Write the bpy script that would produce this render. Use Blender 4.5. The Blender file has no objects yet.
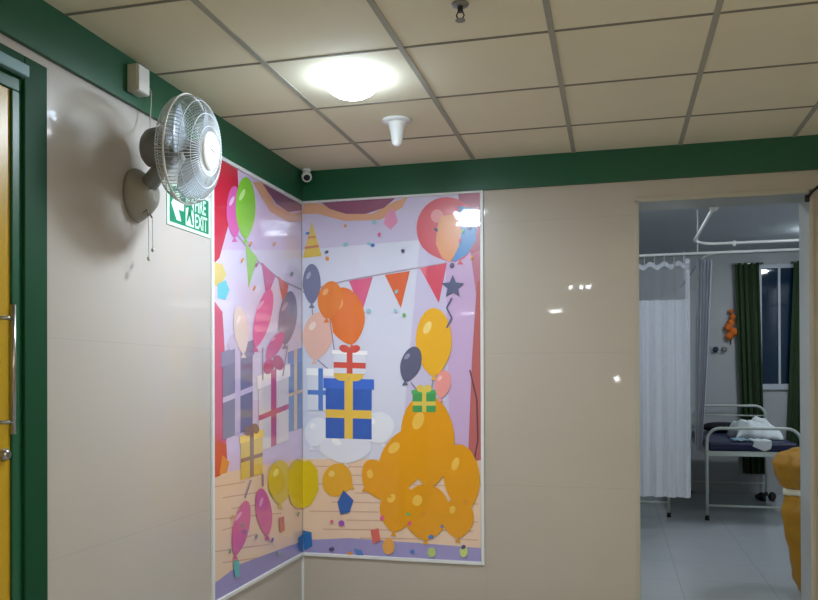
import bpy, bmesh, math, random
from mathutils import Vector, Matrix
random.seed(7)
C = bpy.context.scene.collection
PI = math.pi
# ------------------------------------------------------------------ camera, world, lights, exposure
EYE = 1.45
F_PX, PRIN_Y = 804.0, 374.7
YAW, PIT, ROL = -0.2512, 0.0047, -0.0035
cy_, sy_, cp_, sp_ = math.cos(YAW), math.sin(YAW), math.cos(PIT), math.sin(PIT)
FW = Vector((sy_*cp_, cy_*cp_, sp_)); RT = Vector((cy_, -sy_, 0)); UP = RT.cross(FW)
RR = RT*math.cos(ROL) + UP*math.sin(ROL); UU = UP*math.cos(ROL) - RT*math.sin(ROL)
CAM = Vector((1.9666, -4.8728, EYE))
cam = bpy.data.objects.new('camera', bpy.data.cameras.new('camera')); C.objects.link(cam)
cam.matrix_world = Matrix(((RR.x, UU.x, -FW.x, CAM.x), (RR.y, UU.y, -FW.y, CAM.y), (RR.z, UU.z, -FW.z, CAM.z), (0, 0, 0, 1)))
cam.data.sensor_width = 36; cam.data.lens = F_PX/818*36; cam.data.shift_y = (PRIN_Y-300)/818
cam.data.clip_start = 0.05; cam.data.clip_end = 100
bpy.context.scene.camera = cam
w = bpy.data.worlds.new('night'); bpy.context.scene.world = w; w.use_nodes = True
w.node_tree.nodes['Background'].inputs[0].default_value = (0.02, 0.05, 0.12, 1)
w.node_tree.nodes['Background'].inputs[1].default_value = 0.25
vs = bpy.context.scene.view_settings
vs.view_transform = 'Standard'; vs.look = 'None'; vs.gamma = 1; vs.use_curve_mapping = False; vs.exposure = 1.05
LED = 19.0            # bright cool lamp near the corner
FILL = 9.5           # unseen warm fill lamps added behind the camera
WARD = 40.0            # ward lamp mirrored in the window, and the added ward fill

def wall_pt(px, py, plane, v):
    """where the photographed point sits on a real wall plane"""
    d = FW + RR*(px-409)/F_PX + UU*(PRIN_Y-py)/F_PX
    i = 'xyz'.index(plane); t = (v-CAM[i])/d[i]
    return CAM + d*t

# ------------------------------------------------------------------ materials
def srgb(r, g, b):
    f = lambda c: (c/255/12.92) if c/255 <= .04045 else ((c/255+.055)/1.055)**2.4
    return (f(r), f(g), f(b), 1)
def mat(name, rgb, rough=.5, spec=.5, metal=0, noise=0, nscale=8, coat=0, bump=0, bscale=40, emit=None, estr=0, alpha=1, trans=0):
    m = bpy.data.materials.new(name); m.use_nodes = True
    nt = m.node_tree; b = nt.nodes['Principled BSDF']
    col = srgb(*rgb)
    b.inputs['Base Color'].default_value = col; b.inputs['Roughness'].default_value = rough
    b.inputs['Specular IOR Level'].default_value = spec; b.inputs['Metallic'].default_value = metal
    b.inputs['Coat Weight'].default_value = coat; b.inputs['Coat Roughness'].default_value = .03
    b.inputs['Alpha'].default_value = alpha; b.inputs['Transmission Weight'].default_value = trans
    if emit: b.inputs['Emission Color'].default_value = (*emit, 1); b.inputs['Emission Strength'].default_value = estr
    tc = nt.nodes.new('ShaderNodeTexCoord')
    if noise:
        n = nt.nodes.new('ShaderNodeTexNoise'); n.inputs['Scale'].default_value = nscale; n.inputs['Detail'].default_value = 6
        nt.links.new(tc.outputs['Object'], n.inputs['Vector'])
        mx = nt.nodes.new('ShaderNodeMix'); mx.data_type = 'RGBA'
        mx.inputs[6].default_value = tuple(c*(1-noise) for c in col[:3])+(1,); mx.inputs[7].default_value = tuple(min(1, c*(1+noise)) for c in col[:3])+(1,)
        nt.links.new(n.outputs['Fac'], mx.inputs[0]); nt.links.new(mx.outputs[2], b.inputs['Base Color'])
    if bump:
        n = nt.nodes.new('ShaderNodeTexNoise'); n.inputs['Scale'].default_value = bscale
        nt.links.new(tc.outputs['Object'], n.inputs['Vector'])
        bp = nt.nodes.new('ShaderNodeBump'); bp.inputs['Strength'].default_value = bump; bp.inputs['Distance'].default_value = .01
        nt.links.new(n.outputs['Fac'], bp.inputs['Height']); nt.links.new(bp.outputs[0], b.inputs['Normal'])
    return m
def brick_joint(m, axes, w_, h_, mortar=.003, dark=.8):
    """thin tile joints mixed into the base colour"""
    nt = m.node_tree; b = nt.nodes['Principled BSDF']
    tc = nt.nodes.new('ShaderNodeTexCoord'); sp = nt.nodes.new('ShaderNodeSeparateXYZ'); cb = nt.nodes.new('ShaderNodeCombineXYZ')
    nt.links.new(tc.outputs['Object'], sp.inputs[0]); nt.links.new(sp.outputs[axes[0]], cb.inputs[0]); nt.links.new(sp.outputs[axes[1]], cb.inputs[1])
    br = nt.nodes.new('ShaderNodeTexBrick'); br.offset = 0; br.inputs['Scale'].default_value = 1
    br.inputs['Brick Width'].default_value = w_; br.inputs['Row Height'].default_value = h_; br.inputs['Mortar Size'].default_value = mortar
    br.inputs['Mortar Smooth'].default_value = .3
    nt.links.new(cb.outputs[0], br.inputs['Vector'])
    mx = nt.nodes.new('ShaderNodeMix'); mx.data_type = 'RGBA'
    old = b.inputs['Base Color'].links[0].from_socket if b.inputs['Base Color'].links else None
    if old: nt.links.new(old, mx.inputs[6])
    else: mx.inputs[6].default_value = b.inputs['Base Color'].default_value
    mx.inputs[7].default_value = tuple(c*dark for c in b.inputs['Base Color'].default_value[:3])+(1,)
    nt.links.new(br.outputs['Fac'], mx.inputs[0]); nt.links.new(mx.outputs[2], b.inputs['Base Color'])
    return m

M = {}
M['wall'] = brick_joint(mat('polished_beige_wall', (184, 175, 161), .35, .3, coat=.8, noise=.03, nscale=2), (0, 2), 1.2, 0.8, .0016, .88)
M['wall_l'] = brick_joint(mat('polished_beige_side_wall', (184, 178, 171), .35, .3, coat=.8, noise=.03, nscale=2), (1, 2), 1.2, 0.8, .0016, .88)
M['plain'] = mat('matt_corridor_paint', (190, 182, 168), .6)
M['ward'] = mat('ward_paint', (176, 178, 178), .6, noise=.03, nscale=3)
M['wardceil'] = mat('ward_ceiling_paint', (190, 196, 200), .8)
M['green'] = mat('green_gloss_paint', (30, 88, 60), .4, .4, noise=.05, nscale=10)
M['frame_green'] = mat('dark_green_frame_paint', (15, 70, 42), .6, .2)
M['yellow'] = mat('mustard_door_laminate', (190, 152, 28), .35, noise=.05, nscale=4)
M['tile'] = mat('gypsum_ceiling_tile', (228, 219, 192), .85, .2, noise=.03, nscale=5, bump=.15, bscale=300)
M['tbar'] = mat('grey_ceiling_bar', (166, 162, 148), .85, .1)
M['tbar_thin'] = mat('thin_grey_ceiling_bar', (132, 126, 112), .85, .1)
M['white'] = mat('white_plastic', (235, 235, 232), .35)
M['trimwhite'] = mat('white_beading', (222, 224, 224), .35)
M['cream'] = mat('cream_lining_edge', (178, 172, 156), .4)
M['jamb'] = mat('grey_lining', (170, 172, 166), .35)
M['grey'] = mat('grey_plastic', (120, 120, 116), .4)
M['dull'] = mat('dull_grey_plastic', (150, 145, 134), .45)
M['ivory'] = mat('ivory_plastic', (188, 184, 172), .4)
M['black'] = mat('black_plastic', (14, 14, 16), .4)
M['steel'] = mat('brushed_steel', (170, 170, 168), .3, metal=1)
M['bluegrey'] = mat('blue_grey_enamel', (112, 150, 156), .4)
M['floor'] = brick_joint(mat('pale_floor_tile', (176, 180, 182), .18, .5, noise=.04, nscale=3), (0, 1), .6, .6, .004, .8)
M['enamel'] = mat('cream_bed_enamel', (190, 198, 190), .35)
M['navy'] = mat('navy_rexine', (18, 26, 66), .4, noise=.1)
M['darknavy'] = mat('near_black_cloth', (16, 16, 26), .8)
M['sheet'] = mat('white_bed_sheet', (208, 214, 214), .9)
M['paleblue'] = mat('pale_blue_cloth', (140, 175, 190), .9)
M['curtain'] = mat('white_cubicle_curtain', (214, 218, 226), .9, noise=.06, nscale=45)
M['olive'] = mat('olive_green_curtain', (46, 66, 36), .9, noise=.15, nscale=14)
M['glass'] = mat('night_window_glass', (14, 42, 66), .04, .6)
M['alu'] = mat('white_window_frame', (186, 194, 200), .4)
M['orange'] = mat('orange_petals', (214, 110, 28), .8)
M['brown'] = mat('brown_twig', (70, 42, 22), .9)
M['bag'] = mat('mustard_yellow_bag', (172, 122, 18), .5, noise=.15, nscale=9, bump=.5, bscale=10)
M['bagtie'] = mat('white_tie', (220, 215, 190), .6)
M['signpale'] = mat('pale_luminous_green', (205, 238, 215), .5)
M['signgreen'] = mat('exit_sign_green', (14, 122, 88), .5)
M['rubber'] = mat('rubber_tip', (20, 20, 22), .7)
M['blade'] = mat('clear_smoky_blade', (200, 214, 228), .15, .5, alpha=.62)
M['wire'] = mat('pale_grille_wire', (200, 206, 208), .35)
def net_mat():
    m = mat('white_curtain_net', (205, 210, 218), .9, alpha=.22); return m
M['net'] = net_mat()
M['sheer'] = mat('thin_grey_curtain', (190, 195, 205), .9, alpha=.85)
def lamp_mat(name, col, s):
    m = bpy.data.materials.new(name); m.use_nodes = True; nt = m.node_tree
    nt.nodes.remove(nt.nodes['Principled BSDF']); e = nt.nodes.new('ShaderNodeEmission')
    e.inputs[0].default_value = (*col, 1); e.inputs[1].default_value = s
    nt.links.new(e.outputs[0], nt.nodes['Material Output'].inputs[0]); return m
M['led'] = lamp_mat('cool_led', (.66, .82, 1.0), LED)
M['panel'] = lamp_mat('warm_fill', (1.0, .90, .70), FILL)
M['wardled'] = lamp_mat('ward_led', (.80, .90, 1.0), WARD*2.6)
M['ward_fill'] = lamp_mat('ward_fill_led', (.80, .90, 1.0), WARD*.8)
M['smallled'] = lamp_mat('small_led', (.9, .95, 1.0), 22)

# ------------------------------------------------------------------ geometry helpers
class MB:
    def __init__(s): s.bm = bmesh.new(); s.mi = 0
    def _f(s, vs):
        f = s.bm.faces.new(vs); f.material_index = s.mi; return f
    def box(s, x0, x1, y0, y1, z0, z1, M4=None):
        v = [s.bm.verts.new((M4 @ Vector(p)) if M4 else p) for p in
             [(x0,y0,z0),(x1,y0,z0),(x1,y1,z0),(x0,y1,z0),(x0,y0,z1),(x1,y0,z1),(x1,y1,z1),(x0,y1,z1)]]
        for q in ((3,2,1,0),(4,5,6,7),(0,1,5,4),(1,2,6,5),(2,3,7,6),(3,0,4,7)): s._f([v[i] for i in q])
        return s
    def lathe(s, prof, o, axis='z', n=24, sc=(1, 1), smooth=True, caps=True):
        """prof: (radius, distance along axis)"""
        o = Vector(o); rings = []
        for r, h in prof:
            ring = []
            for i in range(n):
                a = 2*PI*i/n; u, v = r*math.cos(a)*sc[0], r*math.sin(a)*sc[1]
                p = {'z': (u, v, h), 'x': (h, u, v), 'y': (v, h, u)}[axis]
                ring.append(s.bm.verts.new(o+Vector(p)))
            rings.append(ring)
        for a, b in zip(rings, rings[1:]):
            for i in range(n):
                f = s._f([a[i], a[(i+1) % n], b[(i+1) % n], b[i]]); f.smooth = smooth
        if caps:
            s._f(rings[0][::-1]); s._f(rings[-1])
        return s
    def tube(s, pts, r, n=8, closed=False):
        pts = [Vector(p) for p in pts]; N = len(pts); rings = []; prev = None
        for i, p in enumerate(pts):
            if closed: d = pts[(i+1) % N]-pts[i-1]
            else: d = pts[min(i+1, N-1)]-pts[max(i-1, 0)]
            d.normalize()
            if prev is None:
                u = d.orthogonal().normalized()
            else:
                u = (prev-d*prev.dot(d)); u = u.normalized() if u.length > 1e-6 else d.orthogonal().normalized()
            prev = u; v = d.cross(u)
            rr = r[i] if isinstance(r, (list, tuple)) else r
            rings.append([s.bm.verts.new(p+(u*math.cos(2*PI*k/n)+v*math.sin(2*PI*k/n))*rr) for k in range(n)])
        prs = list(zip(rings, rings[1:])) + ([(rings[-1], rings[0])] if closed else [])
        for a, b in prs:
            for k in range(n):
                f = s._f([a[k], a[(k+1) % n], b[(k+1) % n], b[k]]); f.smooth = True
        if not closed: s._f(rings[0][::-1]); s._f(rings[-1])
        return s
    def poly(s, pts): return s._f([s.bm.verts.new(p) for p in pts])
    def grid(s, fn, nu, nv, smooth=True):
        g = [[s.bm.verts.new(fn(i/nu, j/nv)) for j in range(nv+1)] for i in range(nu+1)]
        for i in range(nu):
            for j in range(nv):
                f = s._f([g[i][j], g[i+1][j], g[i+1][j+1], g[i][j+1]]); f.smooth = smooth
        return s
    def build(s, name, mats, parent=None, bevel=0, solid=0, origin=None):
        me = bpy.data.meshes.new(name)
        if origin is not None:
            bmesh.ops.translate(s.bm, verts=s.bm.verts, vec=-Vector(origin))
        s.bm.normal_update(); s.bm.to_mesh(me); s.bm.free()
        for m in (mats if isinstance(mats, list) else [mats]): me.materials.append(m)
        o = bpy.data.objects.new(name, me); C.objects.link(o)
        if origin is not None: o.location = origin
        if parent: o.parent = parent
        if solid:
            m = o.modifiers.new('solid', 'SOLIDIFY'); m.thickness = solid; m.offset = 0
        if bevel:
            m = o.modifiers.new('bevel', 'BEVEL'); m.width = bevel; m.segments = 2; m.limit_method = 'ANGLE'
        return o
def arc(c, r, a0, a1, n, fn):
    return [fn(c[0]+r*math.cos(a0+(a1-a0)*i/n), c[1]+r*math.sin(a0+(a1-a0)*i/n)) for i in range(n+1)]
def tag(o, label=None, cat=None, group=None, kind=None):
    if label: o['label'] = label
    if cat: o['category'] = cat
    if group: o['group'] = group
    if kind: o['kind'] = kind
    return o
def thing(name, label, cat, loc=(0, 0, 0), group=None, kind=None):
    """empty at the thing's base; its parts are built in local coordinates"""
    o = bpy.data.objects.new(name, None); C.objects.link(o); o.location = loc; o.empty_display_size = .05
    return tag(o, label, cat, group, kind)
def box(name, x0, x1, y0, y1, z0, z1, m, parent=None, bevel=0):
    return MB().box(x0, x1, y0, y1, z0, z1).build(name, m, parent, bevel)
def struct(o, label, cat): return tag(o, label, cat, kind='structure')

# ------------------------------------------------------------------ room shell
H = 2.788; BAND = 2.598; XR = 5.2; YF = -12.0
OX0, OX1, OZ = 2.088, 3.022, 2.481; WT = .28         # opening to the ward, wall thickness
WX0, WX1, WY1, WH = 1.2, 4.7, 5.95, 3.0
struct(box('floor', 0, XR, YF, 0, -.05, 0, M['floor']), 'pale tiled corridor floor', 'floor')
DY0, DY1, DZ = -3.52, -2.415, 2.565                   # yellow door in the left wall
b = MB(); b.box(-.2, 0, DY1, 0, 0, H); b.box(-.2, 0, DY0, DY1, DZ, H); b.box(-.2, 0, YF, DY0, 0, H)
struct(b.build('wall_left', M['wall_l']), 'polished beige wall on the left behind the fan', 'wall')
b = MB(); b.box(-.2, OX0, 0, WT, 0, H+.3); b.box(OX0, OX1, 0, WT, OZ, H+.3); b.box(OX1, XR, 0, WT, 0, H+.3)
struct(b.build('wall_back', M['wall']), 'polished beige wall facing the camera with the ward opening', 'wall')
struct(box('wall_right', XR, XR+.2, YF, WT, 0, H, M['plain']), 'corridor wall far to the right', 'wall')
struct(box('wall_front', 0, XR, YF-.2, YF, 0, H, M['plain']), 'end wall of the corridor', 'wall')
ceil = struct(MB().box(0, XR, YF, 0, H, H+.03).build('ceiling', M['tile']), 'suspended ceiling of square beige tiles', 'ceiling')
g = MB(); h = MB(); x = .534
while x < XR:
    g.box(x-.012, x+.012, YF, 0, H-.004, H+.001); x += .6
y = -.537
while y > YF:
    x = .534-.6
    while x < XR:
        h.box(max(x+.012, 0), min(x+.588, XR), y-.0075, y+.0075, H-.0025, H+.001); x += .6
    y -= .6
g.build('main_runner', M['tbar'], ceil); h.build('cross_tee', M['tbar_thin'], ceil)
t1 = struct(box('trim_1', 0, .02, YF, -.02, BAND, H, M['green']), 'green painted band under the ceiling on the left wall', 'trim')
t2 = struct(box('trim_2', 0, XR, -.02, 0, BAND, H, M['green']), 'green painted band under the ceiling on the facing wall', 'trim')
# lining of the opening: grey reveal with a cream front edge
b = MB(); b.box(OX0, OX0+.004, 0, WT, 0, OZ); b.box(OX1-.004, OX1, 0, WT, 0, OZ); b.box(OX0, OX1, 0, WT, OZ-.004, OZ)
t3 = struct(b.build('trim_3', M['jamb']), 'grey lining of the ward opening', 'trim')
b = MB(); e = .022
b.box(OX0-.006, OX0+e-.006, -.012, .004, 0, OZ); b.box(OX1-.012, OX1+.012, -.012, .004, 0, OZ+.012); b.box(OX0-.006, OX1, -.012, .004, OZ-.01, OZ+.016)
struct(b.build('trim_4', M['cream'], None, .002), 'thin cream edge strip round the ward opening', 'trim')
struct(box('trim_5', 0, .012, -.012, 0, 0, .318, M['trimwhite']), 'thin white bead in the wall corner below the murals', 'trim')

# ward shell
struct(box('floor_ward', WX0, WX1+.2, WT, WY1+.6, -.05, 0, M['floor']), 'pale glossy tiled floor of the ward', 'floor').name = 'floor.001'
struct(box('ceiling_ward', WX0, WX1, WT, WY1, WH, WH+.05, M['wardceil']), 'plain white ceiling of the ward', 'ceiling').name = 'ceiling.001'
WNX0, WNX1, WNZ0, WNZ1 = 3.70, 4.42, 1.316, 2.86
b = MB(); b.box(WX0-.2, WNX0, WY1, WY1+.2, 0, WH); b.box(WNX1, WX1+.2, WY1, WY1+.2, 0, WH)
b.box(WNX0, WNX1, WY1, WY1+.2, 0, WNZ0); b.box(WNX0, WNX1, WY1, WY1+.2, WNZ1, WH)
struct(b.build('wall_far', M['ward']), 'grey painted far wall of the ward', 'wall')
struct(box('wall_west', WX0-.2, WX0, WT, WY1, 0, WH, M['ward']), 'left wall of the ward', 'wall')
struct(box('wall_east', WX1, WX1+.2, WT, WY1, 0, WH, M['ward']), 'right wall of the ward', 'wall')
win = thing('window_1', 'dark night window with white frame at the end of the ward', 'window', (WNX0, WY1+.02, WNZ0), kind='structure')
W_, H_ = WNX1-WNX0, WNZ1-WNZ0
b = MB(); b.box(0, .045, -.01, .04, 0, H_); b.box(W_-.045, W_, -.01, .04, 0, H_); b.box(.045, W_-.045, -.01, .04, 0, .05); b.box(.045, W_-.045, -.01, .04, H_-.05, H_)
b.build('window_frame', M['alu'], win)
MB().box(.235, .262, -.006, .036, .05, H_-.05).build('mullion', M['alu'], win)
MB().box(.045, W_-.045, .014, .02, .05, H_-.05).build('window_pane', M['glass'], win)
MB().box(-.02, W_+.02, -.05, -.01, -.02, 0).build('window_sill', M['alu'], win)
MB().box(.0, .012, -.03, -.01, .66, .80).build('window_handle', M['black'], win)

# ------------------------------------------------------------------ yellow door on the left
d = thing('door_1', 'yellow door in a dark green frame at the left edge', 'door', (0, DY1, 0), kind='structure')
def dl(y): return y-DY1
b = MB(); b.box(-.12, .006, -.115, 0, 0, DZ); b.box(-.12, .006, dl(DY0), dl(DY0)+.115, 0, DZ); b.box(-.12, .006, dl(DY0)+.115, -.115, DZ-.085, DZ)
b.build('door_frame', M['frame_green'], d, .004)
b = MB(); b.box(-.12, -.006, -.16, -.115, 0, DZ-.13); b.box(-.12, -.006, dl(DY0)+.115, dl(DY0)+.16, 0, DZ-.13); b.box(-.12, -.006, dl(DY0)+.115, -.115, DZ-.13, DZ-.085)
b.build('inner_stop', M['green'], d, .003)
lf = MB().box(-.06, -.015, dl(DY0)+.16, -.162, .01, DZ-.132).build('door_leaf', M['yellow'], d)
b = MB(); hx = .03; hy = -.198
b.tube([(hx, hy, 1.27), (hx, hy, 1.70)], .009, 10)
for z in (1.31, 1.655): b.tube([(-.015, hy-.03, z), (hx*.6, hy-.03, z), (hx, hy, z)], .007, 8)
b.build('door_handle', M['steel'], lf)
MB().lathe([(.02, 0), (.022, .006), (.016, .02), (.010, .024)], (-.015, -.172-.022, 1.2), 'x', 20).build('keyhole_plate', M['steel'], lf)
MB().box(.006, .03, -.42, -.118, DZ-.082, DZ-.040).build('door_closer', M['bluegrey'], d, .004)

# ------------------------------------------------------------------ murals: two flat printed sheets in white beading, plain party still life
MC = {}
def pm(rgb):
    if rgb not in MC: MC[rgb] = mat('print_%d_%d_%d' % rgb, rgb, .3, .4, coat=1.0)
    return MC[rgb]
class Art:
    def __init__(s, plane): s.b = MB(); s.m = []; s.pl = plane; s.k = 0
    def _p(s, px, py):
        off = .002 + s.k*.00006
        p = wall_pt(px, py, s.pl, 0)
        q = Vector((off, p.y, p.z)) if s.pl == 'x' else Vector((p.x, -off, p.z))
        if s.pl == 'x': q.y = min(max(q.y, ML_Y0), -.006); q.z = min(max(q.z, MB_Z), MT_Z)
        else: q.x = min(max(q.x, .006), MR_X1); q.z = min(max(q.z, MB_Z), MT_Z)
        return q
    def poly(s, pts, rgb):
        m = pm(rgb)
        if m not in s.m: s.m.append(m)
        s.b.mi = s.m.index(m); s.k += 1
        P = [s._p(*p) for p in pts]; Q = []
        for p in P:
            if not Q or (p-Q[-1]).length > 1e-5: Q.append(p)
        if (Q[0]-Q[-1]).length < 1e-5: Q.pop()
        if len(Q) < 3: return
        s.b.poly(Q)
    def oval(s, cx, cy, rx, ry, rgb, rot=0, n=28):
        c, q = math.cos(math.radians(rot)), math.sin(math.radians(rot))
        s.poly([(cx+rx*math.cos(a)*c-ry*math.sin(a)*q, cy+rx*math.cos(a)*q+ry*math.sin(a)*c) for a in [2*PI*i/n for i in range(n)]], rgb)
    def balloon(s, cx, cy, rx, ry, rgb, rot=0, hi=None, string=None):
        if string: s.line([(cx, cy+ry), string], 1.0, (150, 140, 160))
        n = 32; c, q = math.cos(math.radians(rot)), math.sin(math.radians(rot)); pts = []
        for i in range(n):
            a = 2*PI*i/n; u = rx*math.cos(a); v = ry*math.sin(a)
            if v > 0: u *= 1-.30*(v/ry)**2
            pts.append((cx+u*c-v*q, cy+u*q+v*c))
        s.poly(pts, rgb)
        kx, ky = cx-ry*q, cy+ry*c
        s.poly([(kx, ky-1), (kx+3, ky+4), (kx-3, ky+4)], rgb)
        if hi: s.oval(cx-rx*.35, cy-ry*.42, rx*.2, ry*.2, hi, rot+25)
    def line(s, pts, w, rgb):
        for (x0, y0), (x1, y1) in zip(pts, pts[1:]):
            L = math.hypot(x1-x0, y1-y0) or 1; nx, ny = -(y1-y0)/L*w/2, (x1-x0)/L*w/2
            s.poly([(x0+nx, y0+ny), (x1+nx, y1+ny), (x1-nx, y1-ny), (x0-nx, y0-ny)], rgb)
ML_Y0 = -1.196; MR_X1 = 1.170; MB_Z = .330; MT_Z = 2.592
random.seed(3)
# --- left sheet
a = Art('x')
a.poly([(205, 100), (302, 190), (302, 570), (205, 640)], (212, 190, 226))
a.poly([(213, 250), (302, 250), (302, 400), (213, 400)], (216, 206, 232))
a.poly([(213, 474), (302, 459), (302, 570), (205, 650)], (232, 202, 178))
for i in range(8):
    yy = 480+i*11; a.line([(213+i % 3*9, yy+7-i*.2), (245+i % 4*12, yy+2-i*.6)], 1.2, (206, 164, 146))
a.poly([(213, 584), (240, 564), (302, 541), (302, 570), (205, 650)], (146, 138, 198))
a.poly([(213, 130), (237, 150), (238, 190), (228, 225), (219, 258), (213, 264)], (196, 34, 62))
a.poly([(213, 300), (222, 312), (226, 380), (226, 450), (213, 452)], (206, 70, 110))
a.poly([(213, 440), (226, 444), (227, 468), (219, 476), (213, 478)], (208, 76, 62))
a.poly([(222, 455), (229, 462), (226, 473), (219, 474)], (226, 140, 60))
a.poly([(213, 262), (222, 264), (226, 275), (218, 288), (213, 284)], (220, 200, 120))
a.poly([(217, 284), (225, 280), (229, 290), (225, 300), (217, 298)], (96, 200, 216))
a.poly([(252, 182), (262, 182), (275, 205), (292, 214), (302, 212), (302, 222), (288, 222), (270, 212)], (216, 160, 130))
a.poly([(262, 184), (272, 186), (302, 204), (302, 211), (288, 212), (276, 204)], (134, 76, 112))
a.line([(236, 234), (258, 262), (280, 280), (302, 290)], 1.6, (160, 150, 172))
a.poly([(245, 243), (257, 258), (248, 288)], (150, 204, 96))
a.poly([(261, 262), (275, 276), (266, 300)], (206, 96, 150))
a.poly([(277, 276), (288, 285), (284, 310)], (214, 104, 92))
a.balloon(234, 212, 8, 26, (216, 96, 176), 0, (236, 190, 226))
a.balloon(245, 208, 10, 31, (136, 202, 62), 0, (196, 232, 150))
# still life: gift boxes and long balloons
def gift(a, x0, y0, x1, y1, sl, rgb, rib, bow=True):
    def q(x, y): return (x, y+(x-x0)*sl)
    w_, h_ = x1-x0, y1-y0; xm = (x0+x1)/2; rw = max(1.5, w_*.09)
    a.poly([q(x0, y0), q(x1, y0), q(x1, y1), q(x0, y1)], rgb)
    lid = tuple(min(255, int(c*1.13)) for c in rgb)
    a.poly([q(x0-w_*.05, y0), q(x1+w_*.05, y0), q(x1+w_*.05, y0+h_*.17), q(x0-w_*.05, y0+h_*.17)], lid)
    a.poly([q(xm-rw, y0), q(xm+rw, y0), q(xm+rw, y1), q(xm-rw, y1)], rib)
    a.poly([q(x0, y0+h_*.52), q(x1, y0+h_*.52), q(x1, y0+h_*.52+rw*2), q(x0, y0+h_*.52+rw*2)], rib)
    if bow:
        for k in (-1, 1): a.oval(xm+k*w_*.16, y0+(xm+k*w_*.16-x0)*sl-h_*.07, w_*.17, h_*.075+2, rib, k*-18)
gift(a, 288, 352, 302, 432, -.3, (96, 128, 186), (226, 190, 150), False)
gift(a, 222, 352, 252, 440, -.4, (122, 116, 146), (204, 186, 214))
gift(a, 258, 376, 288, 452, -.4, (222, 210, 214), (196, 74, 120))
gift(a, 240, 436, 262, 480, -.3, (226, 192, 84), (150, 110, 90))
a.balloon(287, 318, 9, 27, (126, 120, 150), 6, (170, 166, 190), (282, 376))
a.balloon(262, 318, 8, 30, (226, 106, 168), 14, (240, 170, 206), (262, 380)); a.balloon(240, 330, 7, 24, (232, 206, 196), -6, (244, 228, 222), (240, 360))
a.balloon(274, 346, 6, 16, (214, 84, 150), 30, (236, 160, 200))
a.balloon(240, 528, 8, 28, (212, 90, 156), 12, (236, 160, 200)); a.balloon(263, 512, 8, 24, (212, 90, 156), -8, (236, 160, 200))
a.line([(244, 498), (250, 480)], 1.5, (150, 120, 150)); a.line([(262, 486), (262, 474)], 1.5, (150, 120, 150))
a.balloon(279, 482, 12, 22, (216, 190, 44), 0, (240, 224, 120))
a.oval(296, 484, 9, 24, (220, 192, 36)); a.poly([(296, 460), (302, 458), (302, 508), (296, 508)], (220, 192, 36))
a.poly([(232, 562), (238, 560), (239, 576), (234, 578)], (84, 180, 190))
a.poly([(278, 518), (283, 516), (284, 530), (279, 533)], (206, 110, 96))
a.poly([(297, 538), (302, 534), (302, 552), (298, 551)], (44, 112, 176))
for i in range(16):
    px, py = random.uniform(224, 298), random.choice([random.uniform(240, 300), random.uniform(505, 560)])
    a.oval(px, py, 1.2, 2.6, random.choice([(120, 100, 190), (90, 170, 200), (220, 150, 70), (190, 90, 150), (110, 150, 120)]), 20, 8)
ml = thing('wall_mural', 'tall printed party mural on the left wall beside the fire exit sign', 'mural', (0, 0, 0), group=None)
a.b.build('printed_sheet', a.m, ml)
b = MB(); b.box(0, .014, ML_Y0-.022, ML_Y0, MB_Z-.02, BAND); b.box(0, .014, ML_Y0, -.002, MB_Z-.02, MB_Z); b.box(0, .014, ML_Y0, -.002, MT_Z-.014, MT_Z+.006)
b.build('white_frame_strip', M['trimwhite'], ml, .002)
# --- facing sheet
a = Art('y')
a.poly([(302, 195), (481, 180), (481, 575), (302, 560)], (206, 198, 226))
a.poly([(302, 250), (420, 240), (400, 460), (302, 460)], (218, 220, 236))  # bluish white reflection painted into the middle of the print
a.poly([(445, 230), (481, 226), (481, 458), (450, 458)], (206, 176, 214))
a.poly([(302, 459), (481, 459), (481, 580), (302, 570)], (236, 206, 180))
for i in range(9):
    yy = 466+i*9; x0 = 304+(i*37) % 60; a.line([(x0, yy), (x0+70, yy+1)], 1.1, (212, 172, 150)); a.line([(x0+95, yy+1), (min(x0+150, 478), yy+2)], 1.1, (212, 172, 150))
a.poly([(302, 540), (350, 538), (420, 543), (481, 548), (481, 580), (302, 570)], (160, 152, 204))
a.poly([(304, 203), (322, 204), (345, 214), (372, 214), (394, 202), (408, 197), (402, 208), (380, 220), (345, 221), (318, 214), (302, 214)], (222, 168, 136))
a.poly([(322, 203), (396, 198), (384, 208), (366, 214), (346, 214), (330, 209)], (150, 92, 120))
a.poly([(458, 192), (481, 190), (481, 290), (474, 262), (466, 240)], (176, 96, 118))
a.poly([(471, 255), (481, 250), (481, 300), (477, 300)], (198, 120, 140))
a.poly([(477, 282), (481, 280), (481, 460), (468, 462), (472, 360)], (190, 106, 104))
a.line([(302, 292), (345, 281), (400, 271), (447, 263)], 1.5, (170, 160, 176))
a.poly([(349, 281), (373, 277), (362, 313)], (222, 92, 134)); a.poly([(385, 275), (410, 271), (401, 308)], (228, 106, 62)); a.poly([(420, 268), (447, 263), (439, 303)], (222, 80, 104))
a.balloon(448, 230, 31, 33, (216, 92, 104), -22, (232, 150, 150))
a.poly([(441, 216), (455, 214), (462, 232), (458, 250), (450, 262), (442, 258), (436, 244), (437, 228)], (234, 160, 108))
a.poly([(458, 206), (470, 208), (477, 222), (476, 240), (468, 254), (455, 262), (452, 261), (459, 246), (462, 230)], (74, 142, 204))
a.poly([(386, 214), (394, 208), (398, 222), (391, 230), (384, 224)], (226, 150, 186))
a.line([(474, 462), (478, 440), (477, 400), (470, 370)], 1.6, (110, 70, 80)) ; a.line([(470, 488), (476, 462)], 1.6, (110, 70, 80))
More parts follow.
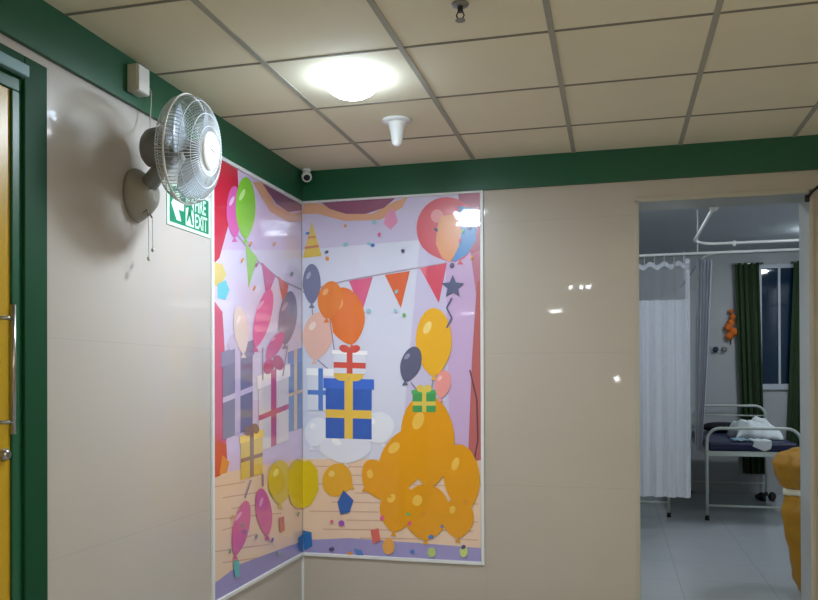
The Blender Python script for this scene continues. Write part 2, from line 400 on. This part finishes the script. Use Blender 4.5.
# cone party hat, orange balloons, gift boxes and white balloons
a.poly([(303, 258), (312, 222), (322, 256)], (222, 190, 78)); a.line([(305, 248), (319, 246)], 2.5, (206, 130, 90)); a.line([(308, 238), (316, 237)], 2, (206, 130, 90))
a.balloon(312, 284, 9, 20, (120, 124, 156), 0, (170, 174, 196), (316, 350))
a.balloon(346, 316, 19, 29, (234, 120, 42), -12, (246, 170, 110), (340, 366)); a.balloon(318, 336, 15, 24, (236, 190, 174), 8, (248, 222, 212), (332, 372)); a.balloon(330, 300, 12, 19, (234, 130, 50), 10, (246, 176, 116), (336, 360))
a.balloon(378, 428, 17, 16, (232, 236, 244), -20, (250, 250, 252)); a.balloon(317, 432, 12, 15, (232, 236, 244), 20, (250, 250, 252)); a.balloon(346, 448, 26, 15, (228, 230, 242), 0, (250, 250, 252))
gift(a, 308, 368, 334, 410, .03, (224, 228, 240), (84, 130, 206), False)
gift(a, 326, 378, 372, 438, .03, (48, 98, 188), (236, 196, 76))
gift(a, 334, 350, 366, 373, .03, (226, 230, 240), (220, 86, 70))
# yellow balloons
a.poly([(302, 462), (310, 460), (318, 470), (319, 490), (312, 504), (302, 508)], (222, 194, 30)); a.balloon(338, 480, 17, 15, (230, 172, 44), -70, (242, 206, 110))
# bouquet of amber balloons
for (px, py, rx, ry, r) in [(378, 480, 22, 15, 60), (398, 508, 18, 24, 10), (462, 478, 18, 34, -6), (458, 518, 16, 20, 0), (402, 462, 22, 34, 22), (426, 512, 24, 28, 0), (428, 440, 27, 46, -4)]:
    a.balloon(px, py, rx, ry, (238, 166, 26) if (int(px) % 2) else (234, 160, 22), r, (246, 196, 84))
a.balloon(434, 342, 18, 34, (240, 180, 44), 0, (250, 216, 130), (430, 400)); a.balloon(411, 364, 10, 18, (96, 100, 128), 18, (150, 154, 180), (424, 398))
gift(a, 413, 390, 436, 412, 0, (70, 160, 90), (226, 200, 90)); a.balloon(443, 384, 8, 14, (240, 156, 150), 10, (250, 200, 196))
st = []
for i in range(10):
    q_ = 12 if i % 2 == 0 else 5.5; an = -PI/2+i*PI/5; st.append((453+q_*math.cos(an), 287+q_*math.sin(an)))
a.poly(st, (92, 98, 130)); a.line([(452, 298), (447, 308), (452, 318), (447, 328)], 1.6, (92, 98, 130))
# paper hats and confetti on the floor
a.poly([(338, 502), (344, 490), (354, 500), (350, 512), (341, 514)], (44, 98, 176)); a.poly([(303, 530), (312, 532), (313, 546), (305, 550)], (40, 110, 178))
a.poly([(371, 530), (379, 528), (381, 540), (374, 544)], (222, 106, 96)); a.oval(389, 546, 6, 8, (236, 170, 74)); a.poly([(354, 548), (362, 550), (364, 556), (357, 556)], (90, 130, 200))
a.oval(342, 523, 3, 3, (170, 90, 190)); a.oval(432, 552, 4, 5, (186, 206, 120)); a.oval(464, 551, 4, 6, (206, 222, 130))
for i in range(34):
    px = random.uniform(306, 474); py = random.choice([random.uniform(225, 330), random.uniform(500, 555), random.uniform(222, 260)])
    a.oval(px, py, random.uniform(1.2, 2.6), random.uniform(1.5, 3), random.choice([(70, 130, 210), (120, 190, 110), (226, 100, 140), (230, 150, 60), (90, 80, 120), (150, 200, 210)]), random.uniform(0, 90), 8)
mr = thing('wall_mural', 'wide printed party mural on the facing wall with amber balloons and bunting', 'mural', (0, 0, 0))
a.b.build('printed_sheet', a.m, mr)
b = MB(); b.box(MR_X1, MR_X1+.02, -.012, 0, MB_Z-.02, BAND); b.box(.003, MR_X1, -.014, 0, MB_Z-.02, MB_Z); b.box(.003, MR_X1, -.014, 0, MT_Z-.008, MT_Z+.006)
b.build('white_frame_strip', M['trimwhite'], mr, .002)

# ------------------------------------------------------------------ fire exit sign
s = thing('exit_sign', 'green and white FIRE EXIT sign with arrow, below the wall fan', 'sign', (.001, -1.621, 2.155))
SW, SH = .400, .198
MB().box(0, .004, 0, SW, 0, SH).build('sign_board', M['signpale'], s)
def sg(name, polys, m, k):
    b = MB()
    for p in polys: b.poly([(.0042+k*.0003, u*SW, v*SH) for u, v in p])
    return b.build(name, m, s)
sg('green_field', [[(.045, .08), (.955, .08), (.955, .92), (.045, .92)]], M['signgreen'], 0)
sg('arrow', [[(.08, .52), (.20, .84), (.30, .84), (.24, .62), (.36, .62), (.36, .42), (.24, .42), (.30, .16), (.20, .16)]], M['signpale'], 1)
sg('doorway_symbol', [[(.40, .12), (.59, .12), (.59, .88), (.40, .88)]], M['signpale'], 1)
run = [[(.49, .68), (.53, .68), (.53, .80), (.49, .80)], [(.45, .42), (.53, .42), (.55, .66), (.47, .66)], [(.41, .52), (.47, .58), (.47, .64), (.40, .58)],
       [(.54, .56), (.585, .44), (.58, .54), (.55, .63)], [(.47, .44), (.53, .44), (.57, .18), (.53, .16), (.50, .32)], [(.45, .44), (.50, .42), (.46, .26), (.415, .18), (.42, .26)]]
sg('running_figure', run, M['signgreen'], 2)
def text(body, size, m, parent, y, z, xoff, name, sx=1.0, plane='x', bold=.0):
    cu = bpy.data.curves.new('t', 'FONT'); cu.body = body; cu.size = size; cu.offset = bold; cu.extrude = 0
    o = bpy.data.objects.new('t', cu); C.objects.link(o); bpy.context.view_layer.update()
    me = bpy.data.meshes.new_from_object(o.evaluated_get(bpy.context.evaluated_depsgraph_get()))
    bpy.data.objects.remove(o)
    for v in me.vertices:
        u, w2 = v.co.x*sx, v.co.y
        v.co = (xoff, y+u, z+w2)
    me.materials.clear(); me.materials.append(m)
    q = bpy.data.objects.new(name, me); C.objects.link(q); q.parent = parent; return q
text('FIRE', .098, M['signpale'], s, SW*.612, SH*.53, .0048, 'lettering', .60, bold=.0016)
text('EXIT', .098, M['signpale'], s, SW*.612, SH*.13, .0048, 'lettering', .60, bold=.0016)

# ------------------------------------------------------------------ wall fan
FY, FZ = -1.92, 2.42
fan = thing('wall_fan', 'grey wall mounted fan with pale wire cage and white centre cap', 'fan', (0, FY, FZ))
o = MB().lathe([(.098, 0), (.10, .012), (.092, .03), (.075, .06), (.055, .085), (.03, .10)], (.0005, .055, -.19), 'x', 32, (.92, 1.12)).build('wall_bracket', M['dull'], fan)
b = MB(); b.tube([(.05, .05, -.165), (.10, .03, -.135), (.145, 0, -.11), (.165, 0, -.085)], [.042, .036, .032, .034], 16)
b.build('arm', M['grey'], fan)
b = MB(); b.lathe([(.03, 0), (.062, .004), (.078, .02), (.086, .05), (.086, .10), (.078, .125), (.05, .135)], (.085, 0, 0), 'x', 32); b.build('motor_housing', M['grey'], fan)
MB().tube([(.215, 0, 0), (.37, 0, 0)], .009, 10).build('shaft', M['steel'], fan)
R0 = .222
def cage(prof, nr, name, ringr):
    b = MB()
    for k in range(nr):
        a0 = 2*PI*k/nr
        b.tube([(x, r*math.cos(a0), r*math.sin(a0)) for r, x in prof], .0015, 4)
    for r, x in ringr:
        b.tube([(x, r*math.cos(2*PI*i/48), r*math.sin(2*PI*i/48)) for i in range(48)], .0018, 5, True)
    return b.build(name, M['wire'], fan)
rear = cage([(.06, .222), (.12, .212), (.18, .222), (.212, .25), (.222, .28)], 84, 'rear_grille', [(.06, .222), (.14, .213), (.20, .236)])
front = cage([(.222, .286), (.214, .32), (.185, .35), (.13, .37), (.072, .382)], 84, 'front_grille', [(.20, .337), (.15, .364), (.10, .377), (.075, .382)])
MB().tube([(.283, R0*math.cos(2*PI*i/64), R0*math.sin(2*PI*i/64)) for i in range(64)], .0048, 8, True).build('rim_ring', M['white'], fan)
MB().lathe([(.078, .372), (.080, .38), (.074, .388), (.03, .392)], (0, 0, 0), 'x', 40).build('centre_cap', M['white'], fan)
cap_mark = MB(); cap_mark.poly([(.3925, -.022, .002), (.3925, .022, -.004), (.3925, .022, .004), (.3925, -.022, .010)]); cap_mark.build('cap_mark', M['grey'], fan)
MB().lathe([(.035, 0), (.04, .01), (.04, .05), (.02, .065)], (.275, 0, 0), 'x', 24).build('hub', M['grey'], fan)
for k in range(3):
    a0 = 2*PI*k/3+.5
    def bl(u, v, a0=a0):
        r = .035+u*.165; w2 = .25+1.15*math.sin(min(1, u*1.15+.12)*PI*.62)
        a = a0+(v-.5)*w2*.95 + .25*u
        return Vector((.302+(v-.5)*.045*(1-.3*u), r*math.cos(a), r*math.sin(a)))
    MB().grid(bl, 10, 8).build('blade', M['blade'], fan, solid=.0015)
for ch in fan.children:
    if ch.name.split('.')[0] in ('motor_housing', 'shaft', 'rear_grille', 'front_grille', 'rim_ring', 'centre_cap', 'cap_mark', 'hub', 'blade'): ch.rotation_euler = (0, math.radians(6), math.radians(4)); ch.scale = (.97, .97, .985)
for dy, ln in ((.0, .17), (.03, .13)):
    b = MB(); x0 = .075
    b.tube([(x0, dy+.035, -.285), (x0+.002, dy+.036, -.285-ln)], .0013, 5)
    b.lathe([(.003, 0), (.007, .004), (.007, .014), (.003, .018)], (x0+.002, dy+.036, -.285-ln-.018), 'z', 10)
    b.build('pull_cord', M['ivory'], fan)
b = MB(); b.tube([(.03, .03, -.28), (.075, .03, -.26), (.078, .03, -.288)], .004, 6); b.tube([(.055, .06, -.25), (.077, .06, -.288)], .004, 6); b.build('cord_guide', M['grey'], fan)

bx = thing('junction_box', 'small ivory junction box on the green band above the fan', 'box', (.02, -1.955, 2.638))
MB().box(0, .05, 0, .085, 0, .115).build('box_body', M['ivory'], bx, .006)
MB().box(.05, .056, .004, .081, .004, .111).build('box_cover', M['white'], bx, .003)
MB().tube([(.03, .085, .045), (.03, .12, .05), (.03, .135, .04), (.028, .13, -.06), (.04, .11, -.12), (.075, .05, -.16)], .0028, 8).build('cable', M['ivory'], bx)

# ------------------------------------------------------------------ ceiling fittings
def dome_lamp(x, y, z, r, hgt, m, label, group=None, name='ceiling_light'):
    t = thing(name, label, 'light', (x, y, z), group)
    MB().lathe([(r*.96, 0), (r*.97, -.004), (r*.97, -.007)], (0, 0, 0), 'z', 40).build('base_ring', M['white'], t)
    pr = [(r*math.cos(a), -.006-hgt*math.sin(a)) for a in [PI/2*i/8 for i in range(9)]]; pr[-1] = (r*.03, -.006-hgt)
    MB().lathe(pr, (0, 0, 0), 'z', 40).build('diffuser', m, t)
    return t
t = dome_lamp(.84, -1.485, H-.004, .125, .085, M['led'], 'bright white round ceiling lamp near the corner of the murals')
ld = bpy.data.lights.new('led_source', 'AREA'); ld.shape = 'DISK'; ld.size = .20; ld.energy = 17; ld.color = (.80, .90, 1.0)
lo = bpy.data.objects.new('led_source', ld); C.objects.link(lo); lo.parent = t; lo.location = (0, 0, -.096)
# lamps further back in the corridor: added fill, then those the walls reflect
def panel(x, y, w_, d_, m, label, group, z=H, drop=0):
    t = thing('fill_or_tube_light', label, 'light', (x, y, z-.004), group)
    if drop:
        for q in (-1, 1): MB().tube([(q*w_*.4, 0, 0), (q*w_*.4, 0, -drop)], .004, 6).build('suspension_rod', M['white'], t)
        MB().box(-w_/2, w_/2, -d_/2, d_/2, -drop-min(.08, d_), -drop).build('diffuser', m, t, .01)
    else:
        MB().box(-w_/2-.02, w_/2+.02, -d_/2-.02, d_/2+.02, -.012, 0).build('panel_rim', M['white'], t)
        MB().box(-w_/2, w_/2, -d_/2, d_/2, -.014, -.010).build('diffuser', m, t)
for i, (px, py) in enumerate(((3.0, -4.1), (3.4, -6.3), (4.3, -9.0))):  # added for soft warm fill, placed where the walls don't mirror them
    panel(px, py, .58, .58, M['panel'], 'unseen warm fill lamp added behind the camera', 'added fill lamps along the corridor', drop=.36)
for px in (1.35, 1.50, 1.60):
    t = thing('ceiling_downlight', 'small ceiling downlight behind the camera', 'light', (px, -6.93, H-.004), 'small downlights in the corridor')
    MB().lathe([(.045, 0), (.045, -.006)], (0, 0, 0), 'z', 20).build('trim_ring', M['white'], t)
    MB().lathe([(.026, -.006), (.026, -.045), (.018, -.052)], (0, 0, 0), 'z', 20).build('diffuser', M['smallled'], t)
panel(.86, -10.9, .24, .04, M['smallled'], 'narrow tube light far down the corridor', None, drop=.02)
t = thing('wall_light', 'small lit lamp on the far end wall of the corridor', 'light', (2.0, YF, 1.43))
MB().lathe([(.06, 0), (.065, .02), (.05, .03)], (0, 0, 0), 'y', 20).build('lamp_housing', M['white'], t)
MB().lathe([(.048, .03), (.045, .045), (.02, .055)], (0, 0, 0), 'y', 20).build('diffuser', M['smallled'], t)

t = thing('sprinkler_head', 'small dark fire sprinkler hanging from the ceiling tile', 'sprinkler', (1.436, -2.05, H))
MB().lathe([(.032, 0), (.030, -.006), (.012, -.010)], (0, 0, 0), 'z', 20).build('escutcheon', M['grey'], t)
b = MB(); b.lathe([(.010, 0), (.010, -.03)], (0, 0, 0), 'z', 12)
for q in (-1, 1): b.tube([(q*.008, 0, -.028), (q*.014, 0, -.042), (q*.006, 0, -.058)], .0028, 6)
b.build('sprinkler_body', M['black'], t)
MB().lathe([(.018, -.058), (.018, -.061)], (0, 0, 0), 'z', 16).build('deflector', M['grey'], t)

t = thing('ceiling_detector', 'white tapered cone shaped fitting hanging from the ceiling', 'detector', (.878, -.862, H))
MB().lathe([(.076, 0), (.078, -.006), (.070, -.012), (.05, -.018)], (0, 0, 0), 'z', 32).build('mounting_plate', M['white'], t)
MB().lathe([(.052, -.015), (.044, -.03), (.036, -.06), (.030, -.10), (.026, -.122), (.015, -.134), (.004, -.137)], (0, 0, 0), 'z', 32).build('cone_body', M['white'], t)

t = thing('security_camera', 'small white corner camera with a dark lens under the ceiling', 'camera', (.065, -.075, H))
MB().lathe([(.026, 0), (.03, -.006), (.024, -.02)], (0, 0, 0), 'z', 20).build('mount', M['white'], t)
Mx = Matrix.Translation((0, 0, -.045)) @ Matrix.Rotation(math.radians(28), 4, 'Z') @ Matrix.Rotation(math.radians(35), 4, 'X')
def lens_lathe(prof, m, name):
    b = MB(); b.lathe([(r, -h_) for r, h_ in prof], (0, 0, 0), 'y', 24)
    for v in b.bm.verts: v.co = Mx @ v.co
    b.build(name, m, t)
lens_lathe([(.016, -.028), (.028, -.018), (.033, 0), (.033, .022), (.028, .028)], M['white'], 'camera_shell')
lens_lathe([(.021, .0285), (.019, .032), (.006, .033)], M['black'], 'lens')

t = thing('wall_hook', 'small black slanted bracket at the top right of the opening', 'bracket', (3.0, -.012, 2.44))
MB().tube([(0, -.002, 0), (.02, -.02, .03), (.058, -.03, .062)], .008, 8).build('arm', M['black'], t)
MB().box(-.012, .012, -.006, .0, -.02, .02).build('plate', M['black'], t)

# ------------------------------------------------------------------ ward furniture
def bed(loc, label, L=1.93, Wd=.88):
    t = thing('hospital_bed', label, 'bed', loc, None)
    def hoop(y, top, r=.13, leg0=.0):
        return [(0, y, leg0), (0, y, top-r)] + [(r-r*math.cos(a), y, top-r+r*math.sin(a)) for a in [PI/2*i/6 for i in range(1, 7)]] + \
               [(Wd-r+r*math.sin(a), y, top-r+r*math.cos(a)) for a in [PI/2*i/6 for i in range(0, 7)]] + [(Wd, y, leg0)]
    f = MB(); f.tube(hoop(0, .935, .13, .03), .016, 10); f.box(0, Wd, -.012, .012, .655, .70); f.tube([(0, 0, .15), (Wd, 0, .15)], .011, 8); f.build('foot_frame', M['enamel'], t)
    f = MB(); f.tube(hoop(L, 1.10, .13, .03), .016, 10); f.tube([(0, L, .98), (Wd, L, .98)], .009, 8); f.box(0, Wd, L-.012, L+.012, .655, .70); f.tube([(0, L, .15), (Wd, L, .15)], .011, 8); f.build('head_frame', M['enamel'], t)
    MB().box(.0, .03, .012, L-.012, .66, .70).box(Wd-.03, Wd, .012, L-.012, .66, .70).box(.03, Wd-.03, .02, L-.02, .685, .70).build('bed_deck', M['enamel'], t)
    for (x, y) in ((0, 0), (Wd, 0), (0, L), (Wd, L)):
        MB().lathe([(.021, 0), (.021, .03), (.018, .05)], (x, y, 0), 'z', 12).build('foot_cap', M['rubber'], t)
    ms = MB().box(.02, Wd-.02, .03, L-.03, .701, .79).build('mattress', M['navy'], t, .02)
    return t
bed((2.865, 3.80, 0), 'cream metal hospital bed with navy mattress seen through the opening')
bed((1.62, 3.9, 0), 'metal hospital bed standing behind the white curtain')
def cushion(sx, sy, sz, p=2.4):
    b = MB()
    def fn(u, v):
        th = -PI/2+PI*v; ph = 2*PI*u
        s_ = lambda w2: math.copysign(abs(w2)**(2/p), w2)
        return Vector((sx*s_(math.cos(th))*s_(math.cos(ph)), sy*s_(math.cos(th))*s_(math.sin(ph)), sz*s_(math.sin(th))))
    b.grid(fn, 28, 14); bmesh.ops.remove_doubles(b.bm, verts=b.bm.verts, dist=1e-5); return b
o = cushion(.22, .13, .062).build('pillow', M['darknavy']); o.location = (3.20, 5.40, .853); tag(o, 'dark bolster pillow at the head of the hospital bed', 'pillow')
b = MB()
def heap(u, v):
    X = (u-.5)*.46; Y = (v-.5)*.75
    rr = max(0, 1-(abs(u-.5)*2)**2.4)*max(0, 1-(abs(v-.5)*2)**2.4)
    z = .27*rr**.6*(.8+.2*math.sin(u*5+v*3+1))+.016*math.sin(u*23+v*9)*rr+.012*math.sin(v*31-u*12)*rr
    return Vector((X+.03*math.sin(v*9), Y+.03*math.sin(u*11), max(z, 0)))
b.grid(heap, 40, 40)
o = b.build('crumpled_sheet', M['sheet'], None, 0, .006); o.location = (3.42, 4.6, .797); tag(o, 'white crumpled sheet heaped on the navy mattress', 'sheet')
b = MB()
b.grid(lambda u, v: Vector((u*.17+.01*math.sin(v*5), (0 if v < .5 else (v-.5)*.5), (.002-.10*(.5-v)/.5*(1-.8*abs(u-.65)) if v < .5 else .004+.010*abs(math.sin(u*8))))), 14, 18)
o = b.build('hanging_cloth', M['sheet'], None, 0, .005); o.location = (3.30, 3.821, .802); tag(o, 'white cloth hanging over the foot of the mattress', 'cloth')
b = MB(); b.grid(lambda u, v: Vector((u*.14, v*.3, .004+.014*abs(math.sin(u*6+v*5)))), 12, 14)
o = b.build('folded_cloth', M['paleblue'], None, 0, .006); o.location = (3.13, 3.86, .797); tag(o, 'pale blue cloth lying near the foot of the mattress', 'cloth')
b = MB()
def shoe(u, v):
    a = 2*PI*u; L = v-.5; w2 = .045*math.sqrt(max(.02, 1-(2*L)**2))*(1+.2*L); hh = (.05 if v < .5 else .035)*math.sqrt(max(.02, 1-(2*L)**4))
    return Vector((w2*math.cos(a), L*.26, max(0, hh+hh*math.sin(a))))
for i, (px, py, rz) in enumerate(((3.62, 5.35, .2), (3.75, 5.38, -.1))):
    o = MB().grid(shoe, 16, 12).build('shoe', M['rubber']); o.location = (px, py, .0); o.rotation_euler.z = rz
    tag(o, 'black shoe on the floor under the head of the bed', 'shoe', 'pair of black shoes under the bed')

# yellow bag behind the right jamb
t = thing('waste_bag', 'mustard yellow bag tied with a white band beside the right jamb', 'bag', (3.315, 1.0, 0))
def bagf(prof, seed):
    def fn(u, v):
        a = 2*PI*u; k = v*(len(prof)-1); i = min(int(k), len(prof)-2); q = k-i; q = q*q*(3-2*q)
        r = prof[i][0]*(1-q)+prof[i+1][0]*q; z = prof[i][1]*(1-k+i)+prof[i+1][1]*(k-i)
        r *= 1+.07*math.sin(5*a+seed+4*z)+.04*math.sin(11*a-seed*2+9*z)
        return Vector((r*math.cos(a), r*math.sin(a)*.9, z))
    return fn
MB().grid(bagf([(.04, .0), (.16, .012), (.20, .10), (.225, .25), (.25, .42), (.26, .55), (.24, .63), (.235, .665)], 1.0), 48, 36).build('lower_bag', M['bag'], t)
MB().grid(bagf([(.235, .70), (.26, .72), (.29, .80), (.31, .87), (.285, .925), (.20, .965), (.10, .99), (.02, 1.0)], 2.3), 48, 30).build('upper_bag', M['bag'], t)
MB().grid(bagf([(.22, .655), (.243, .668), (.243, .70), (.22, .712)], 1.6), 48, 8).build('tie_band', M['bagtie'], t)

# white cubicle curtain with net top
CY = 3.0
def fold(amp, n, ph=0):
    return lambda u: amp*math.sin(2*PI*n*u+ph)+amp*.35*math.sin(2*PI*n*2.3*u+1.3+ph)
t = thing('cubicle_curtain', 'white privacy curtain with net top hanging from the ceiling track', 'curtain', (1.75, CY, 0))
CW = .885; fz = fold(.022, 7)
MB().grid(lambda u, v: Vector((u*CW, fz(u)*(1.2-.3*v), .335+v*(2.175-.335))), 120, 12).build('curtain_cloth', M['curtain'], t)
MB().grid(lambda u, v: Vector((u*CW, fz(u)*(.9-.3*v), 2.175+v*(2.475-2.175))), 120, 4).build('net_panel', M['net'], t)
MB().grid(lambda u, v: Vector((u*CW, fz(u)*.6-.003, 2.475+.018*math.sin(u*44)+v*(.045))), 120, 2).build('top_ruffle', M['curtain'], t)
MB().grid(lambda u, v: Vector((CW-.035+u*.04, fz(1)*1.0-.006, .335+v*(2.555-.335))), 2, 20).build('edge_hem', M['curtain'], t)
for i in range(10): MB().tube([(CW*(i+.5)/10, 0, 2.50), (CW*(i+.5)/10, 0, 2.588)], .003, 5).build('curtain_hook', M['white'], t)
# tracks
tr = thing('curtain_track', 'long straight white curtain track above the white curtain', 'track', (0, CY, 2.60))
MB().tube([(WX0, 0, 0), (WX1, 0, 0)], .013, 8).build('rail', M['white'], tr)
MB().tube([(3.05, .0, 0), (2.92, .03, 0), (2.82, .12, 0), (2.79, .3, 0), (2.785, .6, 0), (2.785, 2.9, 0)], .012, 8).build('rail', M['white'], tr)
for (x, y) in ((2.71, 0), (2.785, 2.5)): MB().tube([(x, y, 0), (x, y, .40)], .006, 6).build('hanger_rod', M['white'], tr)
tr = thing('curtain_track', 'curved white curtain track nearest the opening', 'track', (0, 0, 2.62))
pts = [(2.628, 1.0, 0), (2.627, 2.30, 0)] + [(2.627+.22-.22*math.cos(a), 2.32+.28*math.sin(a), 0) for a in [PI/2*i/8 for i in range(1, 9)]] + [(WX1, 2.6, 0)]
MB().tube(pts, .013, 8).build('rail', M['white'], tr)
MB().lathe([(.03, 0), (.03, .015)], (2.628, .985, 0), 'y', 16).build('end_cap', M['white'], tr)
for (x, y) in ((2.628, 1.02), (3.95, 2.6)): MB().tube([(x, y, 0), (x, y, .38)], .005, 6).build('hanger_rod', M['white'], tr)
for (x) in ((2.975),): MB().lathe([(.012, -.03), (.016, 0), (.012, .02)], (x, 2.6, 0), 'z', 10).build('glider', M['white'], tr)
# gathered grey curtain hanging from the far track
t = thing('cubicle_curtain', 'gathered thin grey white curtain hanging beside the bed head', 'curtain', (2.72, 3.25, 0))
fg = fold(.02, 5, .7)
def gath(u, v):
    wdt = .06+.10*v**.7; z = .75+v*(2.584-.75)
    return Vector((.0+u*wdt-.02*(1-v), fg(u)+u*.35*(.3+.7*v)*.4, z))
MB().grid(gath, 60, 30).build('curtain_cloth', M['sheer'], t)

# green window curtains
def green(name, x0, x1, x0b, x1b, y, z0, z1, label, n, ph):
    t = thing(name, label, 'curtain', (0, y, 0)); ff = fold(.022, n, ph)
    MB().grid(lambda u, v: Vector((x0b+(x0-x0b)*v+u*((x1b-x0b)+((x1-x0)-(x1b-x0b))*v), ff(u)*(1.3-.4*v), z0+v*(z1-z0))), 90, 14).build('curtain_cloth', M['olive'], t)
    MB().tube([(x0-.03, .01, z1-.01), (x1+.05, .01, z1-.01)], .012, 8).build('curtain_rod', M['steel'], t)
green('window_curtain', 3.42, 3.70, 3.50, 3.76, WY1-.09, .25, 2.875, 'olive green curtain hanging left of the night window', 4, 0)
green('window_curtain', 4.10, 4.50, 3.99, 4.48, WY1-.09, .25, 2.875, 'olive green curtain hanging right of the night window', 5, 1)
# orange hanging flowers
t = thing('flower_garland', 'orange flower decoration hanging on the wall beside the green curtain', 'garland', (3.375, WY1-.05, 1.88))
MB().tube([(0, .03, -.02), (.01, .02, .2), (0, .03, .42)], .006, 6).build('stem', M['brown'], t)
for (dx, dz, r) in ((0, .26, .045), (-.03, .20, .05), (.03, .14, .055), (-.02, .09, .05), (.02, .33, .035), (.0, .40, .03)):
    b = cushion(r, r*.7, r, 2); o = b.build('flower', M['orange'], t); o.location = (dx, 0, dz)
t = thing('oxygen_outlet', 'pair of small dark round gas outlets on the ward wall', 'outlet', (3.225, WY1, 1.80))
MB().box(-.09, .12, -.012, 0, -.04, .05).build('outlet_plate', M['ward'], t)
for dx, m in ((-.03, M['navy']), (.075, M['grey'])):
    MB().lathe([(.034, 0), (.034, -.03), (.02, -.035)], (dx, -.012, .005), 'y', 16).build('outlet_valve', m, t)

# ward lamp (mirrored in the window), then two unseen fill lamps added
t = dome_lamp(4.02, 4.25, WH, .10, .03, M['wardled'], 'round ceiling lamp of the ward, mirrored in the window')
t = dome_lamp(1.65, 1.3, WH, .15, .10, M['ward_fill'], 'unseen fill lamp added in the near left part of the ward')
dome_lamp(4.2, 1.5, WH, .15, .10, M['ward_fill'], 'unseen fill lamp added in the near right part of the ward')
